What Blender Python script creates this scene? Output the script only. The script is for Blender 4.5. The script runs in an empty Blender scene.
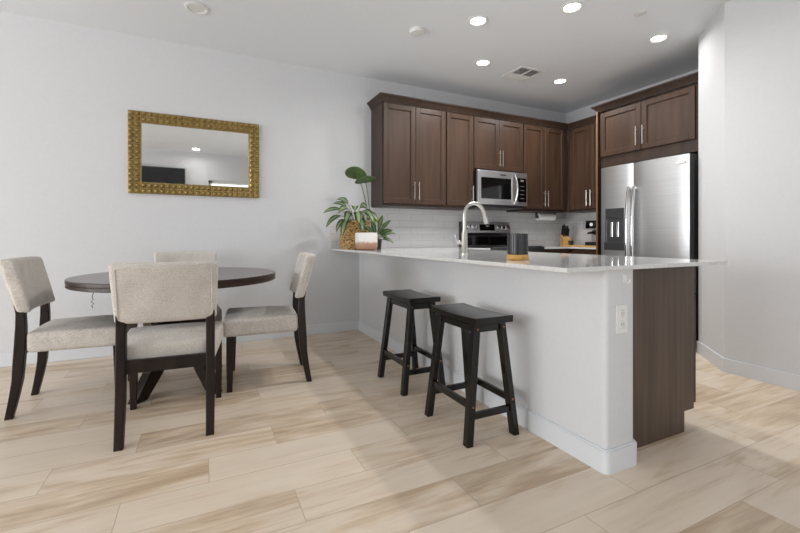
import bpy, bmesh, math, random
from mathutils import Vector, Matrix, Euler
random.seed(7)
R = math.radians
C = bpy.context.scene.collection
scene = bpy.context.scene

# ------------------------------------------------------------------ camera
CAMH = 1.04
YAW = -25.9
cam_d = bpy.data.cameras.new('camera'); cam = bpy.data.objects.new('camera', cam_d); C.objects.link(cam)
cam.location = (0, 0, CAMH); cam.rotation_euler = (R(90), 0, R(YAW))
cam_d.sensor_width = 36; cam_d.lens = 410/800*36; cam_d.shift_y = -29.5/800; cam_d.clip_start = .02
scene.camera = cam

# ------------------------------------------------------------------ world, daylight, exposure
w = bpy.data.worlds.new('world'); scene.world = w; w.use_nodes = True
w.node_tree.nodes['Background'].inputs[0].default_value = (.93, .96, 1, 1)
w.node_tree.nodes['Background'].inputs[1].default_value = 1.0
vs = scene.view_settings
vs.view_transform = 'Standard'; vs.look = 'None'; vs.gamma = 1; vs.exposure = 0.28
try: vs.use_curve_mapping = False
except Exception: pass

def area(name, loc, rot, sx, sy, power, col=(1, 1, 1)):
    l = bpy.data.lights.new(name, 'AREA'); l.shape = 'RECTANGLE'; l.size = sx; l.size_y = sy; l.energy = power; l.color = col
    o = bpy.data.objects.new(name, l); C.objects.link(o); o.location = loc; o.rotation_euler = rot
    return o
# daylight outside the side window and the patio door, then an added fill
area('daylight_side', (-7.22, 1.65, 1.35), (R(90), 0, R(-90)), 4.7, 2.2, 255, (.975, .985, 1))
area('daylight_rear', (1.15, -1.32, 1.2), (R(90), 0, 0), 2.4, 2.2, 11, (.975, .985, 1))
area('fill_rear_left', (-4.9, -1.32, 1.35), (R(90), 0, 0), 3.6, 2.1, 75, (.975, .985, 1))  # added fill lamp for the back wall, table and half wall
CAN_POWER = 11.0

# ------------------------------------------------------------------ node helpers
def mat(name):
    m = bpy.data.materials.new(name); m.use_nodes = True
    nt = m.node_tree; b = nt.nodes['Principled BSDF']
    return m, nt, b
def lin(c):
    return tuple(((v/255)/12.92 if v/255 <= .04045 else ((v/255+.055)/1.055)**2.4) for v in c[:3]) + (1,)
def plain(name, rgb, rough=.5, metal=0, spec=.5, coat=0):
    m, nt, b = mat(name)
    b.inputs['Base Color'].default_value = lin(rgb); b.inputs['Roughness'].default_value = rough
    b.inputs['Metallic'].default_value = metal; b.inputs['Specular IOR Level'].default_value = spec
    b.inputs['Coat Weight'].default_value = coat
    return m
def nd(nt, t, **k):
    n = nt.nodes.new(t)
    for a, v in k.items(): setattr(n, a, v)
    return n
def noisy(name, c1, c2, scale=(5, 5, 5), rough=.5, bump=0, bscale=1, metal=0, detail=4, spec=.5, contrast=(.35, .65), coat=0, nscale=1.0):
    m, nt, b = mat(name)
    tc = nd(nt, 'ShaderNodeTexCoord'); mp = nd(nt, 'ShaderNodeMapping'); mp.inputs['Scale'].default_value = scale
    no = nd(nt, 'ShaderNodeTexNoise'); no.inputs['Scale'].default_value = nscale; no.inputs['Detail'].default_value = detail
    cr = nd(nt, 'ShaderNodeValToRGB'); cr.color_ramp.elements[0].position = contrast[0]; cr.color_ramp.elements[1].position = contrast[1]
    cr.color_ramp.elements[0].color = lin(c1); cr.color_ramp.elements[1].color = lin(c2)
    L = nt.links.new
    L(tc.outputs['Object'], mp.inputs[0]); L(mp.outputs[0], no.inputs['Vector']); L(no.outputs['Fac'], cr.inputs[0]); L(cr.outputs[0], b.inputs['Base Color'])
    b.inputs['Roughness'].default_value = rough; b.inputs['Metallic'].default_value = metal; b.inputs['Specular IOR Level'].default_value = spec
    b.inputs['Coat Weight'].default_value = coat
    if bump:
        bp = nd(nt, 'ShaderNodeBump'); bp.inputs['Strength'].default_value = bump; bp.inputs['Distance'].default_value = .002*bscale
        L(no.outputs['Fac'], bp.inputs['Height']); L(bp.outputs[0], b.inputs['Normal'])
    return m

M = {}
M['wall'] = noisy('wall_paint', (210, 211, 213), (212, 213, 215), (40, 40, 40), .75, .015, 1, spec=.25)
M['ceiling'] = noisy('ceiling_paint', (230, 233, 237), (232, 235, 239), (50, 50, 50), .85, .02, 1, spec=.2)
M['base'] = plain('baseboard_paint', (216, 219, 223), .42)
M['cab'] = noisy('cabinet_wood', (52, 40, 33), (66, 51, 42), (22, 22, 1.6), .42, .05, 1, detail=6, spec=.35)
M['cabdoor'] = noisy('cabinet_door_wood', (62, 45, 34), (75, 55, 42), (22, 22, 1.6), .4, .05, 1, detail=6, spec=.35)
M['endpanel'] = noisy('end_panel_wood', (70, 56, 46), (88, 71, 59), (34, 34, 1.4), .4, .05, 1, detail=6)
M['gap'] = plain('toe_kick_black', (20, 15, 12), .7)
M['pine'] = plain('raw_plywood_edge', (112, 82, 58), .6)
M['quartz'] = noisy('white_quartz', (206, 206, 205), (218, 218, 217), (60, 60, 60), .07, 0, spec=.75)
M['nickel'] = plain('brushed_nickel', (205, 203, 198), .28, 1)
M['chrome'] = plain('chrome', (222, 222, 222), .12, 1)
M['steel'] = noisy('stainless_steel', (200, 200, 201), (206, 207, 208), (2, 2, 90), .4, .01, .3, metal=1, detail=3)
M['dsteel'] = plain('dark_stainless', (92, 93, 95), .35, .9)
M['darkside'] = plain('appliance_side_grey', (62, 62, 64), .55)
M['blackglass'] = plain('black_glass', (10, 10, 11), .06, 0, .6)
M['black'] = plain('black_plastic', (18, 18, 19), .4)
M['whitep'] = plain('white_plastic', (228, 228, 226), .35)
M['greyp'] = plain('grey_slot', (110, 110, 112), .5)
M['espresso'] = noisy('espresso_wood', (22, 13, 10), (40, 27, 20), (16, 16, 3), .42, .02, 1, spec=.3, detail=6)
M['tabletop'] = noisy('dark_tabletop', (58, 44, 37), (84, 66, 56), (3, 26, 26), .2, .02, 1, detail=6)
M['rim'] = noisy('dark_table_rim', (34, 24, 19), (58, 42, 33), (4, 4, 40), .35, 0, 1, spec=.35)
M['stool'] = noisy('black_stool_lacquer', (9, 8, 8), (14, 12, 11), (20, 20, 4), .24, .01, 1, spec=.5)
M['copper'] = plain('copper_screw', (184, 128, 92), .35, 1)
M['mirror'] = plain('mirror_glass', (240, 242, 242), .02, 1)
M['soil'] = noisy('soil', (35, 26, 20), (60, 46, 34), (60, 60, 60), .9, .4, 3)
M['paper'] = noisy('paper_towel', (232, 232, 231), (240, 240, 240), (80, 80, 80), .9, .2, 1)
M['blockwood'] = noisy('knife_block_wood', (186, 138, 88), (208, 162, 110), (30, 30, 4), .5)
M['cork'] = noisy('light_wood_base', (196, 148, 78), (216, 170, 100), (30, 30, 60), .5)
M['candle'] = noisy('smoked_ribbed_glass', (44, 44, 46), (58, 58, 60), (60, 60, 2), .25, 0, 2, metal=.5)
M['tv'] = plain('screen_black', (24, 25, 27), .3)
M['leafd'] = noisy('leaf_dark_green', (34, 56, 34), (54, 80, 44), (20, 20, 20), .4)
M['leafl'] = noisy('leaf_light_stripe', (104, 126, 82), (134, 152, 108), (20, 20, 20), .45)
M['leafg'] = noisy('leaf_mid_green', (78, 102, 60), (104, 128, 78), (12, 12, 12), .35)
M['leafy'] = noisy('leaf_yellow_green', (110, 128, 46), (146, 158, 70), (14, 14, 14), .42)
M['stem'] = plain('plant_stem', (92, 112, 62), .5)
M['darkpot'] = plain('dark_pot', (30, 29, 30), .35)

def emis(name, col, s):
    m, nt, b = mat(name); b.inputs['Base Color'].default_value = (*col, 1)
    b.inputs['Emission Color'].default_value = (*col, 1); b.inputs['Emission Strength'].default_value = s
    return m
M['lamp'] = emis('lamp_lens_lit', (1, .96, .9), 7)

def fabric():
    m, nt, b = mat('oatmeal_linen'); L = nt.links.new
    tc = nd(nt, 'ShaderNodeTexCoord')
    outs = []
    for sc in ((260, 60, 700), (700, 700, 90), (9, 9, 9)):
        mp = nd(nt, 'ShaderNodeMapping'); mp.inputs['Scale'].default_value = sc
        no = nd(nt, 'ShaderNodeTexNoise'); no.inputs['Scale'].default_value = 1; no.inputs['Detail'].default_value = 2
        L(tc.outputs['Object'], mp.inputs[0]); L(mp.outputs[0], no.inputs['Vector']); outs.append(no.outputs['Fac'])
    a = nd(nt, 'ShaderNodeMath', operation='ADD'); L(outs[0], a.inputs[0]); L(outs[1], a.inputs[1])
    h = nd(nt, 'ShaderNodeMath', operation='MULTIPLY_ADD'); L(a.outputs[0], h.inputs[0]); h.inputs[1].default_value = .42
    k = nd(nt, 'ShaderNodeMath', operation='MULTIPLY'); L(outs[2], k.inputs[0]); k.inputs[1].default_value = .16; L(k.outputs[0], h.inputs[2])
    cr = nd(nt, 'ShaderNodeValToRGB'); cr.color_ramp.elements[0].position = .36; cr.color_ramp.elements[1].position = .64
    cr.color_ramp.elements[0].color = lin((160, 152, 143)); cr.color_ramp.elements[1].color = lin((232, 227, 220))
    L(h.outputs[0], cr.inputs[0]); L(cr.outputs[0], b.inputs['Base Color'])
    bp = nd(nt, 'ShaderNodeBump'); bp.inputs['Strength'].default_value = .25; bp.inputs['Distance'].default_value = .001
    L(a.outputs[0], bp.inputs['Height']); L(bp.outputs[0], b.inputs['Normal'])
    b.inputs['Roughness'].default_value = .9; b.inputs['Specular IOR Level'].default_value = .15; b.inputs['Sheen Weight'].default_value = .15
    return m
M['fabric'] = fabric()

def floor_mat():
    m, nt, b = mat('wood_look_tile_planks'); L = nt.links.new
    def mth(op, a, c=None, d=None):
        n = nd(nt, 'ShaderNodeMath', operation=op)
        for i, v in enumerate((a, c, d)):
            if v is None: continue
            if isinstance(v, (int, float)): n.inputs[i].default_value = v
            else: L(v, n.inputs[i])
        return n.outputs[0]
    tc = nd(nt, 'ShaderNodeTexCoord'); sp = nd(nt, 'ShaderNodeSeparateXYZ'); L(tc.outputs['Object'], sp.inputs[0])
    x, y = sp.outputs[0], sp.outputs[1]
    v = mth('DIVIDE', mth('SUBTRACT', y, 1.497), .2095); row = mth('FLOOR', v); fv = mth('SUBTRACT', v, row)
    u = mth('DIVIDE', mth('SUBTRACT', mth('SUBTRACT', x, .346), mth('MULTIPLY', row, .3143)), .943)
    cell = mth('FLOOR', u); fu = mth('SUBTRACT', u, cell)
    ev = mth('MULTIPLY', mth('MINIMUM', fv, mth('SUBTRACT', 1, fv)), .2095)
    eu = mth('MULTIPLY', mth('MINIMUM', fu, mth('SUBTRACT', 1, fu)), .943)
    e = mth('MINIMUM', ev, eu); grout = mth('LESS_THAN', e, .0017)
    cid = nd(nt, 'ShaderNodeCombineXYZ'); L(cell, cid.inputs[0]); L(row, cid.inputs[1])
    wn = nd(nt, 'ShaderNodeTexWhiteNoise', noise_dimensions='3D'); L(cid.outputs[0], wn.inputs[0])
    # grain: stretched, warped noise with an offset per plank
    off = nd(nt, 'ShaderNodeVectorMath', operation='SCALE'); L(wn.outputs['Color'], off.inputs[0]); off.inputs['Scale'].default_value = 37
    ad = nd(nt, 'ShaderNodeVectorMath', operation='ADD'); L(tc.outputs['Object'], ad.inputs[0]); L(off.outputs[0], ad.inputs[1])
    def noise(sc, det, dist=0, rough=.5):
        mp = nd(nt, 'ShaderNodeMapping'); mp.inputs['Scale'].default_value = sc; L(ad.outputs[0], mp.inputs[0])
        no = nd(nt, 'ShaderNodeTexNoise'); no.inputs['Scale'].default_value = 1; no.inputs['Detail'].default_value = det
        no.inputs['Distortion'].default_value = dist; no.inputs['Roughness'].default_value = rough
        L(mp.outputs[0], no.inputs['Vector']); return no.outputs['Fac']
    broad = noise((1.5, 7.5, 1), 3, 1.3); fine = noise((2.2, 42, 1), 7, .8, .66); blot = noise((2.2, 5, 1), 2, .6)
    s = mth('ADD', mth('MULTIPLY', broad, .58), mth('ADD', mth('MULTIPLY', fine, .40), mth('MULTIPLY', mth('SUBTRACT', wn.outputs['Value'], .5), .17)))
    s = mth('ADD', s, -.005)
    cr = nd(nt, 'ShaderNodeValToRGB'); el = cr.color_ramp.elements
    el[0].position = .31; el[0].color = lin((180, 151, 119)); el[1].position = .64; el[1].color = lin((234, 219, 199))
    q = el.new(.42); q.color = lin((212, 189, 159)); q = el.new(.49); q.color = lin((226, 209, 188))
    L(s, cr.inputs[0])
    # some planks greyer, some warmer
    grey = nd(nt, 'ShaderNodeMix', data_type='RGBA'); L(cr.outputs[0], grey.inputs[6]); grey.inputs[7].default_value = lin((204, 192, 178))
    L(mth('MULTIPLY', blot, .55), grey.inputs[0])
    mx = nd(nt, 'ShaderNodeMix', data_type='RGBA'); L(mth('MULTIPLY', grout, .9), mx.inputs[0]); L(grey.outputs[2], mx.inputs[6]); mx.inputs[7].default_value = lin((182, 165, 143))
    L(mx.outputs[2], b.inputs['Base Color'])
    L(mth('ADD', .30, mth('MULTIPLY', fine, .16)), b.inputs['Roughness'])
    b.inputs['Specular IOR Level'].default_value = .42
    bp = nd(nt, 'ShaderNodeBump'); bp.inputs['Strength'].default_value = .35; bp.inputs['Distance'].default_value = .0012; L(mth('SUBTRACT', mth('MULTIPLY', fine, .15), grout), bp.inputs['Height']); L(bp.outputs[0], b.inputs['Normal'])
    return m
M['floor'] = floor_mat()

def tile_mat(name, axis):
    m, nt, b = mat(name); L = nt.links.new
    tc = nd(nt, 'ShaderNodeTexCoord'); sp = nd(nt, 'ShaderNodeSeparateXYZ'); cb = nd(nt, 'ShaderNodeCombineXYZ')
    L(tc.outputs['Object'], sp.inputs[0]); L(sp.outputs[axis], cb.inputs[0]); L(sp.outputs[2], cb.inputs[1])
    mp = nd(nt, 'ShaderNodeMapping'); mp.inputs['Location'].default_value = (.04, -.915+.0794*12, 0); L(cb.outputs[0], mp.inputs[0])
    br = nd(nt, 'ShaderNodeTexBrick'); L(mp.outputs[0], br.inputs['Vector'])
    br.inputs['Scale'].default_value = 1; br.inputs['Brick Width'].default_value = .305; br.inputs['Row Height'].default_value = .0794
    br.inputs['Mortar Size'].default_value = .0022; br.inputs['Mortar Smooth'].default_value = .3; br.offset = .5
    br.inputs['Color1'].default_value = lin((222, 222, 222)); br.inputs['Color2'].default_value = lin((212, 213, 214)); br.inputs['Mortar'].default_value = lin((186, 185, 182))
    L(br.outputs['Color'], b.inputs['Base Color']); b.inputs['Roughness'].default_value = .16
    bp = nd(nt, 'ShaderNodeBump', invert=True); bp.inputs['Strength'].default_value = .5; bp.inputs['Distance'].default_value = .002; L(br.outputs['Fac'], bp.inputs['Height']); L(bp.outputs[0], b.inputs['Normal'])
    return m
M['tile_x'] = tile_mat('subway_tile_back', 0); M['tile_y'] = tile_mat('subway_tile_side', 1)

def glass():
    m = bpy.data.materials.new('window_glass'); m.use_nodes = True; nt = m.node_tree; nt.nodes.clear()
    o = nd(nt, 'ShaderNodeOutputMaterial'); mx = nd(nt, 'ShaderNodeMixShader'); t = nd(nt, 'ShaderNodeBsdfTransparent'); g = nd(nt, 'ShaderNodeBsdfGlossy'); g.inputs['Roughness'].default_value = .02
    f = nd(nt, 'ShaderNodeFresnel'); f.inputs[0].default_value = 1.3
    L = nt.links.new; L(f.outputs[0], mx.inputs[0]); L(t.outputs[0], mx.inputs[1]); L(g.outputs[0], mx.inputs[2]); L(mx.outputs[0], o.inputs[0]); return m
M['glass'] = glass()

def gold():
    m = noisy('antique_gold', (146, 125, 78), (162, 140, 88), (20, 20, 20), .36, 0, 1, metal=.7)
    return m
M['gold'] = gold()

def weave():
    m, nt, b = mat('woven_seagrass'); L = nt.links.new
    tc = nd(nt, 'ShaderNodeTexCoord'); vo = nd(nt, 'ShaderNodeTexVoronoi'); mp = nd(nt, 'ShaderNodeMapping'); mp.inputs['Scale'].default_value = (62, 62, 85)
    L(tc.outputs['Object'], mp.inputs[0]); L(mp.outputs[0], vo.inputs['Vector']); vo.inputs['Scale'].default_value = 1
    cr = nd(nt, 'ShaderNodeValToRGB'); cr.color_ramp.elements[0].color = lin((220, 184, 126)); cr.color_ramp.elements[0].position = .25
    cr.color_ramp.elements[1].color = lin((118, 86, 48)); cr.color_ramp.elements[1].position = .75
    L(vo.outputs['Distance'], cr.inputs[0]); L(cr.outputs[0], b.inputs['Base Color']); b.inputs['Roughness'].default_value = .85
    bp = nd(nt, 'ShaderNodeBump', invert=True); bp.inputs['Strength'].default_value = .8; bp.inputs['Distance'].default_value = .006; L(vo.outputs['Distance'], bp.inputs['Height']); L(bp.outputs[0], b.inputs['Normal'])
    return m
M['weave'] = weave()

def ombre():
    m, nt, b = mat('white_and_brown_glaze'); L = nt.links.new
    tc = nd(nt, 'ShaderNodeTexCoord'); sp = nd(nt, 'ShaderNodeSeparateXYZ'); L(tc.outputs['Object'], sp.inputs[0])
    no = nd(nt, 'ShaderNodeTexNoise'); no.inputs['Scale'].default_value = 30; L(tc.outputs['Object'], no.inputs['Vector'])
    a = nd(nt, 'ShaderNodeMath', operation='MULTIPLY_ADD'); L(no.outputs['Fac'], a.inputs[0]); a.inputs[1].default_value = .03; L(sp.outputs[2], a.inputs[2])
    cr = nd(nt, 'ShaderNodeValToRGB'); e = cr.color_ramp.elements; e[0].position = .0; e[0].color = lin((146, 104, 78)); e[1].position = .1; e[1].color = lin((232, 228, 222))
    q = e.new(.075); q.color = lin((178, 140, 114))
    L(a.outputs[0], cr.inputs[0]); L(cr.outputs[0], b.inputs['Base Color']); b.inputs['Roughness'].default_value = .4
    return m
M['ombre'] = ombre()

# ------------------------------------------------------------------ mesh helpers
def B(): return bmesh.new()
def box(bm, x0, x1, y0, y1, z0, z1, bev=0, seg=2, rot=None):
    vs_ = [bm.verts.new((x, y, z)) for x in (x0, x1) for y in (y0, y1) for z in (z0, z1)]
    idx = [(0, 1, 3, 2), (4, 6, 7, 5), (0, 4, 5, 1), (2, 3, 7, 6), (0, 2, 6, 4), (1, 5, 7, 3)]
    fs = [bm.faces.new([vs_[i] for i in f]) for f in idx]
    if bev:
        es = list({e for f in fs for e in f.edges})
        bmesh.ops.bevel(bm, geom=es, offset=bev, segments=seg, profile=.5, affect='EDGES')
    return bm
def lathe(bm, prof, n=28, cx=0, cy=0, closed_top=True, closed_bot=True):
    rings = []
    for r, z in prof:
        rings.append([bm.verts.new((cx+r*math.cos(2*math.pi*i/n), cy+r*math.sin(2*math.pi*i/n), z)) for i in range(n)])
    for a, b in zip(rings, rings[1:]):
        for i in range(n): bm.faces.new((a[i], a[(i+1) % n], b[(i+1) % n], b[i]))
    if closed_bot: bm.faces.new(rings[0][::-1])
    if closed_top: bm.faces.new(rings[-1])
    return bm
def tube(bm, pts, r, n=10, cyc=False, radii=None):
    pts = [Vector(p) for p in pts]; rings = []; N = len(pts); up = None
    for i, p in enumerate(pts):
        a = pts[(i-1) % N] if (cyc or i > 0) else p
        b = pts[(i+1) % N] if (cyc or i < N-1) else p
        t = (b-a).normalized()
        if up is None:
            up = Vector((0, 0, 1)) if abs(t.z) < .9 else Vector((1, 0, 0))
        s = t.cross(up).normalized(); up = s.cross(t).normalized()
        rr = radii[i] if radii else r
        rings.append([bm.verts.new(p + (s*math.cos(2*math.pi*k/n) + up*math.sin(2*math.pi*k/n))*rr) for k in range(n)])
    m = N if cyc else N-1
    for i in range(m):
        a, b = rings[i], rings[(i+1) % N]
        for k in range(n): bm.faces.new((a[k], b[k], b[(k+1) % n], a[(k+1) % n]))
    if not cyc: bm.faces.new(rings[0]); bm.faces.new(rings[-1][::-1])
    return bm
def stack(bm, st, bev=.004):
    """rectangular sections (z, cx, cy, wx, wy) joined into one tapering member, corners chamfered"""
    rings = []
    for z, cx, cy, wx, wy in st:
        a, b = wx/2, wy/2; c = bev
        rings.append([bm.verts.new((cx+x, cy+y, z)) for x, y in ((-a+c, -b), (a-c, -b), (a, -b+c), (a, b-c), (a-c, b), (-a+c, b), (-a, b-c), (-a, -b+c))])
    for p, q in zip(rings, rings[1:]):
        for i in range(8): bm.faces.new((p[i], p[(i+1) % 8], q[(i+1) % 8], q[i]))
    bm.faces.new(rings[0][::-1]); bm.faces.new(rings[-1]); return bm
def bar(bm, p, q, w, h, bev=.003):
    """a rectangular bar from p to q: w horizontally across, h upright"""
    p, q = Vector(p), Vector(q); t = (q-p).normalized(); s = t.cross(Vector((0, 0, 1))).normalized(); u = s.cross(t)
    rings = []
    for c in (p, q):
        rings.append([bm.verts.new(c + s*a + u*b) for a, b in ((-w/2+bev, -h/2), (w/2-bev, -h/2), (w/2, -h/2+bev), (w/2, h/2-bev), (w/2-bev, h/2), (-w/2+bev, h/2), (-w/2, h/2-bev), (-w/2, -h/2+bev))])
    for i in range(8): bm.faces.new((rings[0][i], rings[0][(i+1) % 8], rings[1][(i+1) % 8], rings[1][i]))
    bm.faces.new(rings[0][::-1]); bm.faces.new(rings[1]); return bm
def prism(bm, poly, ext, axis='x'):
    """closed polygon in the plane across the axis, extruded from ext[0] to ext[1]"""
    def P(a, b, e): return {'x': (e, a, b), 'y': (a, e, b), 'z': (a, b, e)}[axis]
    A = [bm.verts.new(P(a, b, ext[0])) for a, b in poly]; Bv = [bm.verts.new(P(a, b, ext[1])) for a, b in poly]
    n = len(poly)
    for i in range(n): bm.faces.new((A[i], A[(i+1) % n], Bv[(i+1) % n], Bv[i]))
    bm.faces.new(A[::-1]); bm.faces.new(Bv); return bm
def rbox(bm, hx, hy, hz, r, n=(10, 10, 6), fn=None):
    """cushion: a box of half sizes hx,hy,hz with fully rounded edges r; fn moves each vertex"""
    vd = {}
    def V(p):
        k = tuple(round(c, 6) for c in p)
        if k not in vd:
            q = Vector((max(-hx+r, min(hx-r, p[0])), max(-hy+r, min(hy-r, p[1])), max(-hz+r, min(hz-r, p[2]))))
            d = Vector(p)-q
            if d.length > 1e-9: d = d.normalized()*r
            o = q+d
            if fn: o = Vector(fn(o))
            vd[k] = bm.verts.new(o)
        return vd[k]
    def ts(h, m):
        k = [-h, -h+r*.3, -h+r*.65, -h+r]; inner = [(-h+r) + (2*h-2*r)*i/m for i in range(1, m)]
        return k + inner + [h-r, h-r*.65, h-r*.3, h]
    X, Y, Z = ts(hx, n[0]), ts(hy, n[1]), ts(hz, n[2])
    for s, rev in ((-hx, 1), (hx, 0)):
        for a, b in zip(Y, Y[1:]):
            for c, d in zip(Z, Z[1:]):
                q = [V((s, a, c)), V((s, b, c)), V((s, b, d)), V((s, a, d))]; mk(bm, q[::-1] if rev else q)
    for s, rev in ((-hy, 0), (hy, 1)):
        for a, b in zip(X, X[1:]):
            for c, d in zip(Z, Z[1:]):
                q = [V((a, s, c)), V((b, s, c)), V((b, s, d)), V((a, s, d))]; mk(bm, q[::-1] if rev else q)
    for s, rev in ((-hz, 1), (hz, 0)):
        for a, b in zip(X, X[1:]):
            for c, d in zip(Y, Y[1:]):
                q = [V((a, c, s)), V((b, c, s)), V((b, d, s)), V((a, d, s))]; mk(bm, q[::-1] if rev else q)
    return bm
def mk(bm, q):
    if len(set(q)) == len(q):
        try: bm.faces.new(q)
        except ValueError: pass
def obj(name, bm, m, parent=None, smooth=False, loc=None):
    bmesh.ops.recalc_face_normals(bm, faces=bm.faces)
    me = bpy.data.meshes.new(name); bm.to_mesh(me); bm.free()
    ms = m if isinstance(m, (list, tuple)) else [m]
    for k in ms: me.materials.append(k)
    if smooth:
        for p in me.polygons: p.use_smooth = True
        try: me.set_sharp_from_angle(angle=R(38))
        except Exception: pass
    o = bpy.data.objects.new(name, me); C.objects.link(o)
    if parent: o.parent = parent
    if loc: o.location = loc
    return o
def thing(name, label, cat, loc=(0, 0, 0), rotz=0, group=None):
    o = bpy.data.objects.new(name, None); C.objects.link(o); o.empty_display_size = .1
    o.location = loc; o.rotation_euler = (0, 0, rotz); o['label'] = label; o['category'] = cat
    if group: o['group'] = group
    return o
def tag(o, label, cat, group=None):
    o['label'] = label; o['category'] = cat
    if group: o['group'] = group
    return o
def struct(name, bm, m, parent=None, smooth=False):
    o = obj(name, bm, m, parent, smooth)
    if not parent: o['kind'] = 'structure'
    return o
def dup(root, loc, rotz, label, group=None):
    r = root.copy(); C.objects.link(r); r.location = loc; r.rotation_euler = (0, 0, rotz); r['label'] = label
    if group: r['group'] = group
    def rec(a, b):
        for ch in list(a.children):
            c = ch.copy(); C.objects.link(c); c.parent = b; rec(ch, c)
    rec(root, r)
    return r

# ================================================================== THE ROOM
YW, XK, ZC = 4.34, 4.80, 2.845      # back wall, kitchen side wall, ceiling
XL, YF = -7.0, -1.15                # far left wall, wall behind the camera
XR = 3.64                           # right wall
struct('floor', box(B(), XL-.2, XK+.2, YF-.2, YW+.2, -.12, 0), M['floor'])
struct('ceiling', box(B(), XL-.2, XK+.2, YF-.2, YW+.2, ZC, ZC+.12), M['ceiling'])
struct('wall_back', box(B(), XL-.15, XK+.15, YW, YW+.15, 0, ZC), M['wall'])
struct('wall_kitchen', box(B(), XK, XK+.15, 2.0, YW, 0, ZC), M['wall'])
# right wall, angled corner and the return beside the refrigerator: one solid
b = B(); prism(b, [(XR, YF), (XR, 1.755), (4.035, 2.15), (XK, 2.15), (XK, YF)], (0, ZC), 'z')
struct('wall_right', b, M['wall'])
# left wall with a wide window opening (Y -.7..4.0, Z .25..2.45)
b = B(); box(b, XL-.15, XL, YF, -.7, 0, ZC); box(b, XL-.15, XL, 4.0, YW, 0, ZC); box(b, XL-.15, XL, -.7, 4.0, 0, .25); box(b, XL-.15, XL, -.7, 4.0, 2.45, ZC)
struct('wall_left', b, M['wall'])
# wall behind the camera with an added opening for fill light and a glazed patio door (X .15..2.6, Z .05..2.27)
DX0, DX1, DZ = .15, 2.6, 2.27
b = B(); box(b, -2.9, DX0, YF-.15, YF, 0, ZC); box(b, XL, -6.8, YF-.15, YF, 0, ZC); box(b, -6.8, -2.9, YF-.15, YF, 0, .3); box(b, -6.8, -2.9, YF-.15, YF, 2.4, ZC); box(b, DX1, XR, YF-.15, YF, 0, ZC); box(b, DX0, DX1, YF-.15, YF, DZ, ZC)
struct('wall_front', b, M['wall'])
win = struct('window_1', box(B(), XL-.09, XL-.08, -.65, 3.95, .3, 2.4), M['glass'])
b = B()
for y in (-.7, .85, 2.4, 3.95): box(b, XL-.12, XL-.05, y, y+.05, .25, 2.45)
for z in (.25, 2.4): box(b, XL-.12, XL-.05, -.7, 4.0, z, z+.05)
obj('window_frame', b, M['whitep'], win)
win = struct('fill_window', box(B(), -6.75, -2.95, YF-.09, YF-.08, .35, 2.35), M['glass'])  # added window, out of view, lets the rear-left fill lamp in
b = B()
for x in (-6.8, -5.5, -4.2, -2.95): box(b, x, x+.05, YF-.12, YF-.05, .3, 2.4)
for z in (.3, 2.35): box(b, -6.8, -2.9, YF-.12, YF-.05, z, z+.05)
obj('window_frame', b, M['whitep'], win)
dr = struct('door_1', box(B(), DX0+.05, DX1-.05, YF-.09, YF-.08, .05, DZ-.05), M['glass'])
b = B()
for x in (DX0, 1.34, DX1-.06): box(b, x, x+.06, YF-.12, YF-.05, .0, DZ)
for z in (0, DZ-.06): box(b, DX0, DX1, YF-.12, YF-.05, z, z+.06)
obj('door_frame', b, M['whitep'], dr)
obj('door_handle', box(B(), 1.42, 1.44, YF-.05, YF-.01, .9, 1.15, .004), M['nickel'], dr)

# half wall of the peninsula, with rounded (bullnose) corners
PX0, PX1, PY0 = 1.600, 1.797, 1.225
def rcorner(x0, x1, y0, y1, r, n=6):
    """outline, both near corners rounded"""
    p = [(x0, y1)]
    for i in range(n+1):
        a = math.pi + (math.pi/2)*i/n; p.append((x0+r+r*math.cos(a), y0+r+r*math.sin(a)))
    for i in range(n+1):
        a = 1.5*math.pi + (math.pi/2)*i/n; p.append((x1-r+r*math.cos(a), y0+r+r*math.sin(a)))
    p.append((x1, y1)); return p
struct('wall_peninsula', prism(B(), rcorner(PX0, PX1, PY0, YW, .022), (0, .894), 'z'), M['wall'], smooth=True)

# baseboards
BH, BT = .105, .014
def bprof(bm, x0, x1, y0, y1): box(bm, x0, x1, y0, y1, 0, BH, .005)
b = B(); bprof(b, XL, PX0-BT, YW-BT, YW); struct('baseboard_back', b, M['base'])
b = B(); prism(b, rcorner(PX0-BT, PX1+BT, PY0-BT, YW, .03), (0, BH-.008), 'z'); prism(b, rcorner(PX0-BT+.005, PX1+.008, PY0-BT+.005, YW, .026), (BH-.0085, BH), 'z')
struct('baseboard_peninsula', b, M['base'], smooth=True)
b = B(); d = BT*.7071
prism(b, [(XR-BT, YF), (XR-BT, 1.755+.006), (4.035-d, 2.15+d), (4.035, 2.15), (XR, 1.755), (XR, YF)], (0, BH), 'z')
struct('baseboard_right', b, M['base'])

# tiled backsplash on the two kitchen walls
struct('trim_1', box(B(), 1.262, XK, YW-.009, YW, .915, 1.395), M['tile_x'])
struct('trim_2', box(B(), XK-.009, XK, 3.29, YW-.009, .915, 1.395), M['tile_y'])

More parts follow.
